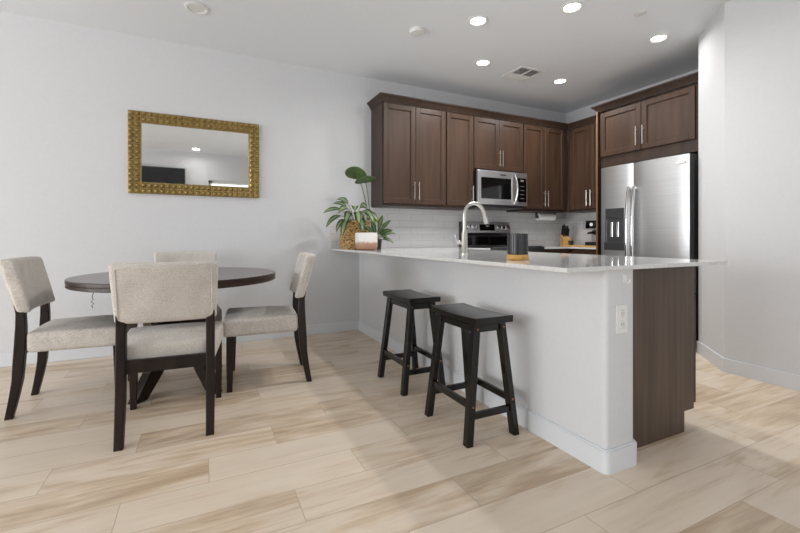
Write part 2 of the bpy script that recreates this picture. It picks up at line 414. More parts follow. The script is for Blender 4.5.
# ================================================================== CABINETS
def shaker(bm, x0, x1, z0, z1, fr=.058, t=.02):
    """door slab: frame proud, centre panel set back; front face at y=0"""
    box(bm, x0, x0+fr, 0, t, z0, z1, .003, 1); box(bm, x1-fr, x1, 0, t, z0, z1, .003, 1)
    box(bm, x0+fr-.0005, x1-fr+.0005, 0, t, z0, z0+fr, .003, 1); box(bm, x0+fr-.0005, x1-fr+.0005, 0, t, z1-fr, z1, .003, 1)
    box(bm, x0+fr-.002, x1-fr+.002, .0125, t, z0+fr-.002, z1-fr+.002)
def bar_pull(bm, x, z0, z1, horiz=False):
    if not horiz:
        tube(bm, [(x, -.032, z0), (x, -.032, z1)], .005, 8)
        for z in (z0+.03, z1-.03): tube(bm, [(x, -.032, z), (x, .002, z)], .0035, 8)
    else:
        tube(bm, [(z0, -.034, x), (z1, -.034, x)], .006, 8)
        for z in (z0+.03, z1-.03): tube(bm, [(z, -.034, x), (z, .002, x)], .0045, 8)
def cabinet(name, label, loc, rotz, w, depth, h, doors=(), drawers=(), toe=0, group=None, door_z=None, mt='cab', side0=0, cat='cabinet', gap=0):
    """doors: (x0, x1, handle_x, hz0, hz1); origin at front-left bottom of the door face"""
    t = thing(name, label, cat, loc, rotz, group)
    b = B()
    z0 = toe
    box(b, side0, w, .021+gap, depth-.003, z0, h, .001, 1)
    obj('body', b, M[mt], t)
    if toe:
        obj('toe_kick', box(B(), side0+.002, w-.002, .135, depth-.004, 0, toe), M['gap'], t)
    dz0, dz1 = door_z if door_z else (z0+.02, h-.02)
    for x0, x1, hx, a, c in doors:
        b = B(); shaker(b, x0, x1, dz0, dz1); dd = obj('door', b, M['cabdoor'], t)
        if hx is not None:
            b = B(); bar_pull(b, hx, a, c); obj('handle', b, M['nickel'], dd, True)
    for x0, x1, a, c in drawers:
        b = B(); box(b, x0, x1, 0, .02, a, c, .002, 1); dd = obj('drawer', b, M['cabdoor'], t)
        b = B(); m_ = (x0+x1)/2; bar_pull(b, (a+c)/2, m_-.08, m_+.08, True); obj('handle', b, M['nickel'], dd, True)
    return t
UZ = 1.375; UT = 2.49
# wall cabinets, back wall (front face at Y 4.00)
dp = YW-4.0
H = lambda a: (a-UZ)
G = 'dark wood wall cabinets'
cabinet('wall_cabinet', 'dark wood two-door wall cabinet at the left end, above the plants', (1.742, 4.0, UZ), 0, .791, dp, UT-UZ,
        doors=[(.008, .393, .367, H(1.45), H(1.645)), (.398, .783, .424, H(1.45), H(1.645))], door_z=(.03, UT-UZ-.012), group=G)
cabinet('wall_cabinet', 'narrow single-door dark wood wall cabinet between the left one and the microwave', (2.535, 4.0, UZ), 0, .383, dp, UT-UZ,
        doors=[(.008, .377, .352, H(1.455), H(1.645))], door_z=(.03, UT-UZ-.012), group=G)
cabinet('wall_cabinet', 'short two-door dark wood wall cabinet directly above the microwave', (2.920, 4.0, 1.845), 0, .768, dp, UT-1.845,
        doors=[(.008, .382, .368, 1.90-1.845, 2.095-1.845), (.387, .762, .432-.018, 1.90-1.845, 2.095-1.845)], door_z=(.015, UT-1.845-.012), group=G)
cabinet('wall_cabinet', 'two-door dark wood wall cabinet right of the microwave, over the paper towel', (3.690, 4.0, UZ), 0, .800, dp, UT-UZ,
        doors=[(.008, .362, .336, H(1.44), H(1.642)), (.367, .715, .393, H(1.44), H(1.642))], door_z=(.03, UT-UZ-.012), group=G)
# side wall upper: front face at X 4.47, running toward the camera
cabinet('wall_cabinet', 'two-door dark wood wall cabinet on the side wall above the coffee machine', (4.47, 4.0, UZ), R(-90), .735, XK-4.47, UT-UZ, side0=-.018,
        doors=[(.035, .345, .318, H(1.44), H(1.642)), (.350, .727, .377, H(1.44), H(1.642))], door_z=(.03, UT-UZ-.012), group=G)
# cabinet over the refrigerator
cabinet('refrigerator_cabinet', 'deep two-door dark wood cabinet above the stainless refrigerator', (4.15, 3.262, 1.842), R(-90), 1.108, XK-4.15, UT-1.842,
        doors=[(.012, .495, .458, 2.01-1.842, 2.205-1.842), (.500, 1.02, .530, 2.01-1.842, 2.205-1.842)], door_z=(.118, UT-1.842-.03))
o = obj('tall_cabinet_panel', box(B(), 4.13, XK, 3.264, 3.284, 0, UT, .001, 1), M['cab'])
tag(o, 'tall dark wood end panel standing between the refrigerator and the back counter', 'panel')
obj('front_edge', box(B(), 4.122, 4.13, 3.264, 3.284, 0, UT), M['pine'], o)['label'] = 'lighter raw wood front edge'

# crown mouldings
def crown_run(bm, path, prof):
    """path: list of (x,y); prof: list of (out, z); offsets mitred to the right-hand side of travel"""
    P_ = [Vector((x, y, 0)) for x, y in path]; rings = []
    for i, p in enumerate(P_):
        ds = []
        if i > 0: ds.append((P_[i]-P_[i-1]).normalized())
        if i < len(P_)-1: ds.append((P_[i+1]-P_[i]).normalized())
        ns = [Vector((d.y, -d.x, 0)) for d in ds]
        n = sum(ns, Vector()).normalized(); k = 1/max(.2, n.dot(ns[0]))
        rings.append([bm.verts.new(p + n*(o*k) + Vector((0, 0, z))) for o, z in prof])
    m = len(prof)
    for a, c in zip(rings, rings[1:]):
        for i in range(m): bm.faces.new((a[i], a[(i+1) % m], c[(i+1) % m], c[i]))
    bm.faces.new(rings[0]); bm.faces.new(rings[-1][::-1])
cprof = [(.0, 2.49), (.006, 2.484), (.012, 2.50), (.020, 2.507), (.028, 2.522), (.044, 2.538), (.052, 2.543), (.054, 2.556), (-.02, 2.556), (-.02, 2.49)]
b = B(); crown_run(b, [(1.742, YW-.001), (1.742, 4.0), (4.47, 4.0), (4.47, 3.35)], cprof)
tag(obj('crown_molding', b, M['cab'], smooth=True), 'dark stepped crown moulding running over the corner run of wall cabinets', 'moulding')
b = B(); crown_run(b, [(XK-.31, 3.285), (4.15, 3.285), (4.15, 2.151)], cprof)
tag(obj('crown_molding', b, M['cab'], smooth=True), 'dark crown moulding capping the cabinet over the refrigerator', 'moulding')

# base cabinets
TOE = .11; CZ = .894
cabinet('base_cabinet', 'dark wood base cabinet on the back wall left of the stove', (2.504, 3.72, 0), 0, .416, YW-3.72-.001, CZ, doors=[(.008, .408, .38, .6, .7)], toe=TOE, door_z=(.13, .72), drawers=[(.008, .408, .735, CZ-.012)])
cabinet('base_cabinet', 'dark wood base cabinet right of the stove under the back counter', (3.695, 3.72, 0), 0, .50, YW-3.72-.001, CZ, doors=[(.008, .492, .04, .6, .7)], toe=TOE, door_z=(.13, .72), drawers=[(.008, .492, .735, CZ-.012)])
cabinet('base_cabinet', 'dark wood base cabinet on the side wall under the coffee machine', (4.20, 3.72, 0), R(-90), .434, XK-4.20-.001, CZ, doors=[(.008, .426, .04, .6, .7)], toe=TOE, door_z=(.13, .72), drawers=[(.008, .426, .735, CZ-.012)])
# peninsula cabinets: fronts face +X (the kitchen aisle); local x runs toward +Y
PCX = 2.455
def pen(y0, w, label, first=False):
    t = cabinet('peninsula_cabinet', label, (PCX, y0, 0), R(90), w, PCX-PX1-.001, CZ,
                doors=[(.008, w/2-.002, w/2-.03, .6, .7), (w/2+.002, w-.008, w/2+.03, .6, .7)], toe=TOE, door_z=(.13, .72),
                drawers=[(.008, w-.008, .735, CZ-.012)], group='cabinets of the peninsula', gap=.032)
    return t
t = pen(1.312, .75, 'end cabinet of the peninsula with brown wood side panel beside the white half wall')
b = B(); poly = [(PX1+.002, 0), (2.322, 0), (2.322, TOE), (2.408, TOE), (2.408, CZ), (PX1+.002, CZ)]
# end panel with a toe-kick notch, in the cabinet's local frame (local x -> world Y, local y -> -world X)
prism(b, [(PCX-x, z) for x, z in poly], (-.006, -.0005), 'x')
obj('end_panel', b, M['endpanel'], t)
pen(2.064, .80, 'middle cabinet of the peninsula below the tap, hidden behind the half wall')
pen(2.866, .80, 'far cabinet of the peninsula nearest the back wall, behind the half wall')

# countertops
b = B(); prism(b, [(1.322, 1.190), (2.500, 1.190), (2.500, YW-.001), (1.280, YW-.001)], (.895, .915), 'z'); bmesh.ops.bevel(b, geom=list(b.edges), offset=.003, segments=2, profile=.5, affect='EDGES')
tag(obj('peninsula_countertop', b, M['quartz'], smooth=False), 'polished white quartz countertop over the peninsula half wall', 'countertop')
b = B(); box(b, 2.502, 2.921, 3.69, YW-.001, .895, .915, .002, 1)
tag(obj('countertop', b, M['quartz']), 'short white quartz counter on the back wall left of the stove', 'countertop')
b = B(); prism(b, [(3.693, 3.69), (4.17, 3.69), (4.17, 3.286), (XK-.001, 3.286), (XK-.001, YW-.001), (3.693, YW-.001)], (.895, .915), 'z')
tag(obj('countertop', b, M['quartz']), 'L-shaped white quartz counter in the kitchen corner under knife block', 'countertop')

# ================================================================== APPLIANCES
# refrigerator: front face X 3.95, local x -> toward camera
RF = thing('refrigerator', 'stainless side-by-side refrigerator with ice dispenser in the left door', 'refrigerator', (3.95, 3.10, 0), R(-90))
obj('body', box(B(), 0.005, .915, .075, .80, .02, 1.775, .006), M['darkside'], RF)
def fdoor(x0, x1):
    b = B()
    n = 10; pts = []
    for i in range(n+1):
        u = i/n; x = x0+(x1-x0)*u; pts.append((x, .012*(2*u-1)**2 if 0 < i < n else .02))
    prism(b, pts + [(x1, .07), (x0, .07)], (.04, 1.795), 'z'); return b
dl = obj('door', fdoor(.002, .378), M['steel'], RF, True); dl['label'] = 'left freezer door with dispenser'
drr = obj('door', fdoor(.384, .912), [M['steel'], M['darkside']], RF, True)
for p_ in drr.data.polygons:
    if p_.normal.x > .9 and p_.center.x > .9: p_.material_index = 1
drr['label'] = 'wide right stainless door'
def fhandle(x, s):
    b = B(); pts = []
    for i in range(17):
        u = i/16; z = .55+1.0*u; pts.append((x, -.02-.038*math.sin(math.pi*u)**.6, z))
    tube(b, pts, .0145, 10)
    for z in (.57, 1.53): tube(b, [(x, -.03, z), (x, .015, z)], .012, 10)
    return b
obj('handle', fhandle(.352, 1), M['chrome'], dl, True); obj('handle', fhandle(.412, -1), M['chrome'], drr, True)
# dispenser
ds = obj('dispenser', (lambda b: (box(b, .07, .29, -.004, .012, 1.235, 1.345, .004), box(b, .07, .09, -.004, .012, .97, 1.24, .003), box(b, .27, .29, -.004, .012, .97, 1.24, .003), box(b, .06, .30, -.010, .012, .90, .985, .004), b)[-1])(B()), M['dsteel'], dl)
obj('niche', box(B(), .09, .27, -.0005, .011, .985, 1.235), M['dsteel'], ds)
obj('dispenser_paddle', box(B(), .135, .165, -.012, .002, 1.04, 1.2, .004), M['chrome'], ds)
obj('dispenser_paddle', box(B(), .205, .235, -.012, .002, 1.04, 1.2, .004), M['chrome'], ds)
obj('brand_badge', box(B(), .80, .885, -.002, .008, 1.712, 1.732, .002), M['whitep'], drr)['label'] = 'small pale rectangular badge'
obj('hinge_cover', box(B(), .84, .91, .02, .14, 1.776, 1.80, .006), M['darkside'], RF)
obj('hinge_cover', box(B(), .02, .09, .071, .15, 1.776, 1.80, .006), M['darkside'], RF)

# over-the-range microwave
MW = thing('microwave', 'stainless over-the-range microwave with black window and curved handle', 'microwave', (2.925, 3.93, 1.415), 0)
obj('body', box(B(), .0, .76, .03, .40, 0, .425, .004), M['black'], MW)
b = B(); W0, W1 = .0, .585
box(b, W0, .048, 0, .03, .012, .418, .002); box(b, .505, W1, 0, .03, .012, .418, .002); box(b, .047, .506, 0, .03, .012, .082, .002); box(b, .047, .506, 0, .03, .335, .418, .002)
md = obj('door', b, M['steel'], MW)
obj('window', box(B(), .046, .507, .004, .03, .08, .337), M['blackglass'], md)
b = B(); pts = [(.548+.012*math.sin(math.pi*i/12), -.004-.046*math.sin(math.pi*i/12)**.7, .03+.375*i/12) for i in range(13)]
tube(b, pts, .011, 10); obj('handle', b, M['chrome'], md, True)
cp = obj('control_panel', box(B(), .588, .76, 0, .03, .012, .418, .003), M['steel'], MW)
pn = obj('keypad', box(B(), .60, .742, -.003, .004, .06, .355, .002), M['blackglass'], cp)
obj('display', box(B(), .645, .70, -.0045, 0, .312, .335), M['greyp'], pn)
for i in range(4):
    obj('button_row', box(B(), .64, .705, -.0042, 0, .1+.05*i, .106+.05*i), M['greyp'], pn)
obj('brand_badge', box(B(), .33, .42, -.0012, .002, .368, .384, .001), M['dsteel'], md)
obj('vent_base', box(B(), .02, .74, .02, .38, -.022, 0, .003), M['dsteel'], MW)

# range
RG = thing('stove', 'freestanding stainless stove with black glass top and knobs on its rear panel', 'stove', (2.925, 3.64, 0), 0)
obj('body', box(B(), .003, .759, .04, .67, .02, .915, .004), M['darkside'], RG)
od = obj('oven_door', box(B(), .008, .754, 0, .04, .24, .84, .006), M['steel'], RG)
obj('window', box(B(), .12, .64, -.003, .002, .36, .68, .002), M['blackglass'], od)
b = B(); tube(b, [(.06, -.045, .79), (.70, -.045, .79)], .012, 10)
for x in (.09, .67): tube(b, [(x, -.045, .79), (x, .004, .79)], .01, 8)
obj('handle', b, M['chrome'], od, True)
obj('drawer', box(B(), .008, .754, 0, .04, .05, .23, .006), M['steel'], RG)
obj('front_trim', box(B(), .003, .759, .0, .045, .846, .926, .006), M['dsteel'], RG)
ct = obj('cooktop', box(B(), .003, .759, .046, .61, .916, .933, .004), M['blackglass'], RG)
for x, y, r in ((.2, .17, .1), (.56, .17, .085), (.2, .45, .075), (.56, .45, .1)):
    b = B(); lathe(b, [(r, .9332), (r, .9338), (r-.004, .9338), (r-.004, .9332)], 32, x, y, False, False); obj('burner_ring', b, M['greyp'], ct)
b = B(); prism(b, [(.625, .925), (.625, 1.06), (.60, 1.09), (.628, 1.232), (.695, 1.232), (.695, .925)], (.003, .759), 'x')
bg = obj('back_panel', b, M['dsteel'], RG)
obj('upper_face', prism(B(), [(.5985, 1.093), (.6255, 1.228), (.629, 1.228), (.603, 1.093)], (.012, .75), 'x'), M['steel'], bg)
obj('black_glass_band', box(B(), .012, .75, .620, .626, .937, 1.05), M['blackglass'], bg)
def tilt(x, u, off): return (x, .5985+.027*u-off, 1.093+.135*u)
b = B(); vsx = [tilt(.27, .22, .004), tilt(.50, .22, .004), tilt(.50, .80, .004), tilt(.27, .80, .004), tilt(.27, .22, -.002), tilt(.50, .22, -.002), tilt(.50, .80, -.002), tilt(.27, .80, -.002)]
vv = [b.verts.new(p) for p in vsx]
for f in ((0, 1, 2, 3), (7, 6, 5, 4), (0, 4, 5, 1), (1, 5, 6, 2), (2, 6, 7, 3), (3, 7, 4, 0)): b.faces.new([vv[i] for i in f])
dsp = obj('display', b, M['blackglass'], bg)
obj('clock_digits', box(B(), .365, .405, .600, .606, 1.175, 1.187), M['whitep'], dsp)
for x in (.06, .125, .19, .56, .63, .70):
    c = Vector(tilt(x, .5, 0)); n = Vector((0, -.165, .027)).normalized()*-1
    n = Vector((0, -.987, .16))
    b = B(); tube(b, [c, c+n*.018, c+n*.020, c+n*.038], 0, 16, radii=[.027, .027, .021, .019]); obj('knob', b, M['chrome'], bg, True)

# ================================================================== FAUCET
FA = thing('kitchen_faucet', 'tall gooseneck brushed metal kitchen faucet on the peninsula countertop', 'faucet', (1.725, 2.48, .915), 0)
obj('base_body', lathe(B(), [(.027, 0), (.027, .012), (.0225, .018), (.0225, .15), (.018, .165)], 20), M['nickel'], FA, True)
pts = [(0, 0, .155), (0, 0, .22), (0, 0, .27)] + [(.088-.088*math.cos(a), 0, .285+.088*math.sin(a)) for a in [math.pi*i/14 for i in range(0, 14)]] + [(.180, 0, .285), (.186, 0, .27)]
obj('spout', tube(B(), pts, .0135, 12), M['nickel'], FA, True)
obj('spray_head', tube(B(), [(.184, 0, .275), (.194, 0, .24), (.198, 0, .226)], 0, 12, radii=[.0155, .017, .015]), M['nickel'], FA, True)
b = B(); tube(b, [(-.01, .005, .085), (-.052, .022, .085)], .013, 10); tube(b, [(-.045, .02, .085), (-.064, .028, .14)], .0055, 8)
obj('lever', b, M['chrome'], FA, True)

# ================================================================== COUNTER ITEMS
CZT = .9155
CJ = thing('candle_jar', 'dark ribbed candle jar on a round light wooden base, on the peninsula counter', 'candle', (1.571, 1.75, CZT), 0)
CJ.scale = (1.1, 1.1, 1.04)
obj('wooden_base', lathe(B(), [(.052, 0), (.054, .004), (.054, .024), (.050, .028)], 36), M['cork'], CJ, True)
b = B(); N = 72; prof = [(.049, .028), (.050, .034), (.050, .138), (.046, .138), (.046, .06)]
rings = []
for r, z in prof: rings.append([b.verts.new(((r+(.0006*(i % 2) if z < .139 and r >= .049 else 0))*math.cos(2*math.pi*i/N), (r+(.0006*(i % 2) if r >= .049 else 0))*math.sin(2*math.pi*i/N), z)) for i in range(N)])
for p, q in zip(rings, rings[1:]):
    for i in range(N): b.faces.new((p[i], p[(i+1) % N], q[(i+1) % N], q[i]))
b.faces.new(rings[0][::-1]); b.faces.new(rings[-1])
obj('jar', b, M['candle'], CJ)

def leaf(bm, base, d, length, width, droop, fold=.15, mi=(0, 1), n=8, up=Vector((-.25, -.72, .65))):
    """a leaf from base along d, bending down by droop; middle columns material mi[1], outer mi[0]"""
    d = Vector(d).normalized(); s = d.cross(up)
    s = s.normalized() if s.length > 1e-3 else Vector((1, 0, 0))
    p = Vector(base); cur = d.copy(); rows = []
    for i in range(n+1):
        u = i/n; wd = width*.5*(math.sin(math.pi*min(1, (u*.93+.04)))**.75)*(1-.25*u)
        if i == n: wd = .0006
        nrm = s.cross(cur).normalized()
        row = []
        for k in (-1, -.45, 0, .45, 1):
            row.append(bm.verts.new(p + s*(wd*k) + nrm*(abs(k)*wd*fold)))
        rows.append(row)
        p = p + cur*(length/n); cur = (cur + Vector((0, 0, -droop/n))).normalized()
    th = .0009
    for a, c in zip(rows, rows[1:]):
        for k in range(4):
            f = bm.faces.new((a[k], a[k+1], c[k+1], c[k])); f.material_index = mi[1] if k in (1, 2) else mi[0]
def solidify(o, t=.0012):
    md_ = o.modifiers.new('thickness', 'SOLIDIFY'); md_.thickness = t; md_.offset = 0

# woven basket with a variegated plant
BP = thing('basket_plant', 'variegated striped-leaf plant in a woven seagrass basket on the counter end', 'potted plant', (1.435, 4.02, CZT), 0)
BP.scale = (1.07, 1.07, 1.06)
b = B(); prof = [(.128, 0), (.140, .02)]
for i in range(14):
    z = .03+i*.0175; prof += [(.146+.003, z), (.142, z+.00875)]
prof += [(.145, .275), (.134, .275), (.128, .24)]
obj('basket', lathe(b, prof, 40), M['weave'], BP, True)
obj('soil', lathe(B(), [(.126, .241), (.126, .252)], 24), M['soil'], BP)
b = B(); bs = B()
def rays(bm, bst, specs, c=(0, 0)):
    for az, el, st, ln, wd, dr_ in specs:
        a, e = R(az), R(el)
        d = Vector((math.cos(a)*math.cos(e), math.sin(a)*math.cos(e), math.sin(e)))
        p0 = Vector((c[0]+.02*math.cos(a), c[1]+.02*math.sin(a), .25)); p1 = p0+Vector((d.x*.35, d.y*.35, abs(d.z)*.8+.25))*st; p2 = p1+d*st*.5
        tube(bst, [p0, p1, p2], .0028, 5); d2 = (d+Vector((0, 0, -.25))).normalized(); leaf(bm, p2, d2, ln, wd, dr_)
rays(b, bs, [(178, 26, .16, .18, .060, 1.0), (190, 8, .16, .20, .062, 1.5), (202, -4, .13, .17, .056, 2.0), (232, 24, .12, .20, .085, 2.0), (258, 24, .13, .22, .09, 2.3),
             (288, 26, .13, .21, .085, 2.2), (312, 24, .12, .18, .075, 2.0), (250, 44, .12, .17, .08, 1.9), (215, 36, .13, .18, .07, 1.7), (155, 52, .13, .14, .06, 1.3),
             (345, 24, .11, .16, .07, 2.0), (20, 36, .11, .13, .06, 1.6), (282, 48, .12, .16, .08, 2.0), (222, 2, .13, .21, .075, 2.8), (200, 56, .14, .15, .065, 1.4), (270, 6, .11, .18, .08, 2.6)])
f = obj('foliage', b, [M['leafd'], M['leafl']], BP, True); solidify(f)
obj('stems', bs, M['stem'], BP, True)
# tall plant behind, two big oval leaves
TP = thing('tall_leaf_plant', 'tall plant with two big round green leaves rising beside the wall cabinet', 'potted plant', (1.64, 4.165, CZT), 0)
obj('pot', lathe(B(), [(.045, 0), (.052, .16), (.056, .165), (.050, .165), (.048, .15)], 24), M['darkpot'], TP, True)
bs = B(); b = B()
def bigleaf(bm, cx, cy, cz, L_, W_, az, tiltd, roll):
    m = Matrix.Translation((cx, cy, cz)) @ Euler((R(roll), R(tiltd), R(az))).to_matrix().to_4x4()
    ring = []; n = 20; ctr = bm.verts.new(m @ Vector((0, 0, 0))); mid = []
    for i in range(n):
        a = 2*math.pi*i/n; ex = math.cos(a)*L_/2; ey = math.sin(a)*W_/2*(1-.15*math.cos(a))
        mid.append(bm.verts.new(m @ Vector((ex*.5, ey*.5, -.004))))
        ring.append(bm.verts.new(m @ Vector((ex, ey, -.012-.014*abs(math.cos(a))))))
    for i in range(n):
        j = (i+1) % n; bm.faces.new((ctr, mid[i], mid[j])); bm.faces.new((mid[i], ring[i], ring[j], mid[j]))
bigleaf(b, -.185, -.115, .80, .235, .17, 0, 13, -38)
bigleaf(b, -.105, -.165, .735, .235, .15, 0, -9, -24)
tube(bs, [(0, 0, .15), (-.03, -.03, .45), (-.11, -.10, .65), (-.175, -.11, .795)], .0045, 6)
tube(bs, [(.01, 0, .15), (.0, -.03, .42), (-.06, -.12, .62), (-.10, -.16, .73)], .0045, 6)
for az, el, st, ln, wd, dr_ in [(200, 30, .1, .12, .06, 1.6), (250, 35, .12, .13, .07, 1.8), (300, 30, .12, .15, .07, 2.2), (330, 15, .12, .16, .06, 2.4), (180, 50, .13, .12, .06, 1.5), (275, 12, .10, .16, .06, 2.6)]:
    a, e = R(az), R(el); d = Vector((math.cos(a)*math.cos(e), math.sin(a)*math.cos(e), math.sin(e))); p0 = Vector((0, 0, .16)); p1 = Vector((-.015, -.03, .27)); p2 = p1+d*st*.55
    tube(bs, [p0, p1, p2], .0028, 5); leaf(b, p2, d, ln, wd, dr_, mi=(1, 1))
f = obj('foliage', b, [M['leafg'], M['leafy']], TP, True); solidify(f, .0014)
obj('stems', bs, M['stem'], TP, True)
# small dark pot
SP = thing('small_potted_plant', 'small dark pot with pointed green leaves, right of the white and brown pot', 'potted plant', (1.605, 3.86, CZT), 0)
obj('pot', lathe(B(), [(.050, 0), (.060, .10), (.063, .105), (.056, .105), (.052, .09)], 26), M['darkpot'], SP, True)
b = B(); bs = B()
for az, el, st, ln, wd, dr_ in [(190, 55, .10, .13, .055, .8), (230, 60, .12, .15, .06, .9), (270, 50, .1, .14, .055, 1.2), (310, 45, .10, .15, .058, 1.2), (345, 35, .11, .14, .056, 1.2), (20, 45, .1, .15, .05, 1.2), (80, 55, .1, .12, .05, 1), (140, 60, .1, .12, .045, 1), (300, 75, .14, .15, .056, .6), (0, 12, .1, .13, .05, 1.5), (325, 10, .09, .13, .05, 1.4), (285, 25, .1, .13, .052, 1.6), (335, 62, .13, .15, .05, .9)]:
    a, e = R(az), R(el); d = Vector((math.cos(a)*math.cos(e), math.sin(a)*math.cos(e), math.sin(e))); p0 = Vector((0, 0, .09)); p2 = p0+d*st
    tube(bs, [p0, p2], .0025, 5); leaf(b, p2-d*.02, d, ln, wd, dr_)
f = obj('foliage', b, [M['leafd'], M['leafg']], SP, True); solidify(f)
obj('stems', bs, M['stem'], SP, True)
obj('soil', lathe(B(), [(.05, .089), (.05, .095)], 20), M['soil'], SP)
# white and brown planter
b = B(); lathe(b, [(.088, 0), (.102, .008), (.109, .03), (.109, .148), (.106, .163), (.099, .166), (.093, .159), (.091, .08)], 40)
o = tag(obj('ceramic_planter', b, M['ombre'], smooth=True, loc=(1.445, 3.725, CZT)), 'low round planter, white above and brown below, in front of the basket', 'planter')

# knife block
KB = thing('knife_block', 'light wooden knife block with dark-handled knives in the counter corner', 'knife block', (4.53, 4.10, CZT), R(-25))
obj('block', prism(B(), [(-.06, 0), (.06, 0), (.075, .165), (.0, .15), (-.06, .10)], (-.048, .048), 'x'), M['blockwood'], KB)
for i, (x, y, l) in enumerate([(-.036, .03, .11), (-.012, .035, .12), (.012, .035, .10), (.036, .03, .11), (-.03, -.015, .09), (0, -.015, .095), (.03, -.015, .085)]):
    z0 = .13+(y+.04)*.4
    k = obj('knife', bar(B(), (x, y, z0-.005), (x, y-.03, z0+l+.015), .016, .022), M['black'], KB)
obj('front_face', box(B(), -.049, .049, -.064, -.058, .003, .098, .002), M['cork'], KB)

# espresso machine on a board
tag(obj('serving_board', box(B(), 4.42, 4.76, 3.42, 4.02, CZT, CZT+.016, .004), M['cork']), 'light wood board under the coffee machine on the counter', 'board')
EM = thing('espresso_machine', 'stainless espresso machine standing half hidden by the tall cabinet panel', 'coffee machine', (4.44, 3.71, CZT+.0165), R(-90))
obj('body', box(B(), .0, .30, .12, .29, 0, .31, .012), M['steel'], EM)
hd = obj('brew_head', box(B(), .0, .30, .0, .14, .20, .33, .012), M['steel'], EM)
obj('drip_tray', box(B(), .005, .295, .0, .13, 0, .045, .006), M['black'], EM)
obj('gauge_panel', box(B(), .02, .20, -.004, .004, .215, .315, .004), M['blackglass'], hd)
obj('gauge', tube(B(), [(.11, -.004, .265), (.11, -.012, .265)], .022, 18), M['whitep'], hd)
obj('bean_hopper', lathe(B(), [(.05, .33), (.065, .40), (.065, .41), (.03, .415)], 24, .20, .17), M['blackglass'], EM, True)
obj('group_head', lathe(B(), [(.03, .17), (.034, .2)], 20, .11, .06), M['chrome'], EM, True)
obj('portafilter', tube(B(), [(.11, .06, .165), (.11, .0, .165), (.11, -.07, .155)], 0, 12, radii=[.03, .014, .012]), M['black'], EM, True)
obj('steam_wand', tube(B(), [(.25, .02, .2), (.262, -.01, .14), (.262, -.02, .07)], .005, 8), M['chrome'], EM, True)
CU = thing('cup', 'small glass cup left of the coffee machine on the board', 'cup', (4.48, 3.96, CZT+.0165), 0)
obj('bowl', lathe(B(), [(.022, 0), (.030, .006), (.033, .06), (.030, .06), (.027, .01)], 20), M['candle'], CU, True)

# paper towel holder under the cabinet
PT = thing('paper_towel_holder', 'white paper towel roll hanging under the wall cabinet near the corner', 'paper towel', (4.02, 4.15, 1.375), 0)
obj('roll', tube(B(), [(.05, 0, -.062), (.34, 0, -.062)], .047, 24), M['paper'], PT, True)
obj('core', tube(B(), [(.045, 0, -.062), (.0505, 0, -.062)], .02, 16), M['black'], PT, True)
b = B()
for x in (.03, .36): box(b, x-.004, x+.004, -.02, .02, -.085, -.0005, .002)
tube(b, [(.03, 0, -.062), (.36, 0, -.062)], .006, 8)
obj('bracket', b, M['dsteel'], PT)

# outlets, switch, hook
def outlet(label, loc, rz, horiz=False):
    t = thing('wall_outlet', label, 'outlet', loc, rz)
    obj('cover_plate', box(B(), -.038, .038, -.006, 0, -.064, .064, .003), M['whitep'], t)
    for z in (-.024, .024):
        s = obj('socket', box(B(), -.017, .017, -.009, -.005, z-.017, z+.017, .004), M['whitep'], t)
        b = B(); box(b, -.008, -.005, -.0095, -.008, z-.004, z+.008); box(b, .005, .008, -.0095, -.008, z-.004, z+.008); box(b, -.002, .002, -.0095, -.008, z-.011, z-.007)
        obj('slots', b, M['greyp'], s)
    return t
outlet('white wall outlet on the end of the peninsula half wall', (1.700, PY0, .672), 0)
outlet('wall outlet on the tiled side wall above the coffee machine', (XK-.0095, 4.07, 1.20), R(-90))
b = B(); tube(b, [(0, 0, .014), (0, -.004, .012), (0, -.006, -.008), (0, -.016, -.018), (0, -.026, -.010), (0, -.027, 0)], .0035, 8); box(b, -.012, .012, -.004, 0, -.015, .02, .0015)
tag(obj('wall_hook', b, M['whitep'], loc=(1.722, PY0, .85)), 'small white stick-on hook above the outlet on the half wall', 'hook')

# ================================================================== MIRROR
MR = thing('wall_mirror', 'wide rectangular mirror in a studded antique gold frame on the wall', 'mirror', (-.583, YW, 1.430), 0)
mw, mh, fw = 1.110, .738, .103
b = B(); T_ = -.028
box(b, 0, mw, T_, -.001, 0, fw, .004); box(b, 0, mw, T_, -.001, mh-fw, mh, .004); box(b, 0, fw, T_, -.001, fw, mh-fw, .004); box(b, mw-fw, mw, T_, -.001, fw, mh-fw, .004)
def stud(bm, x, z, r):
    ap = bm.verts.new((x, T_-.016, z)); q = []
    for k in range(4): a = R(45+90*k); q.append(bm.verts.new((x+r*1.38*math.cos(a), T_+.0005, z+r*1.38*math.sin(a))))
    m1 = [bm.verts.new((x+r*.62*math.cos(R(45+90*k)), T_-.013, z+r*.62*math.sin(R(45+90*k)))) for k in range(4)]
    for k in range(4): bm.faces.new((q[k], q[(k+1) % 4], m1[(k+1) % 4], m1[k])); bm.faces.new((m1[k], m1[(k+1) % 4], ap))
nx, nz = 23, 15; px, pz = mw/nx, mh/nz
for i in range(nx):
    for j in range(nz):
        if i < 2 or i > nx-3 or j < 2 or j > nz-3: stud(b, (i+.5)*px, (j+.5)*pz, .021)
obj('frame', b, M['gold'], MR)
obj('glass', box(B(), fw-.004, mw-fw+.004, -.014, -.008, fw-.004, mh-fw+.004), M['mirror'], MR)

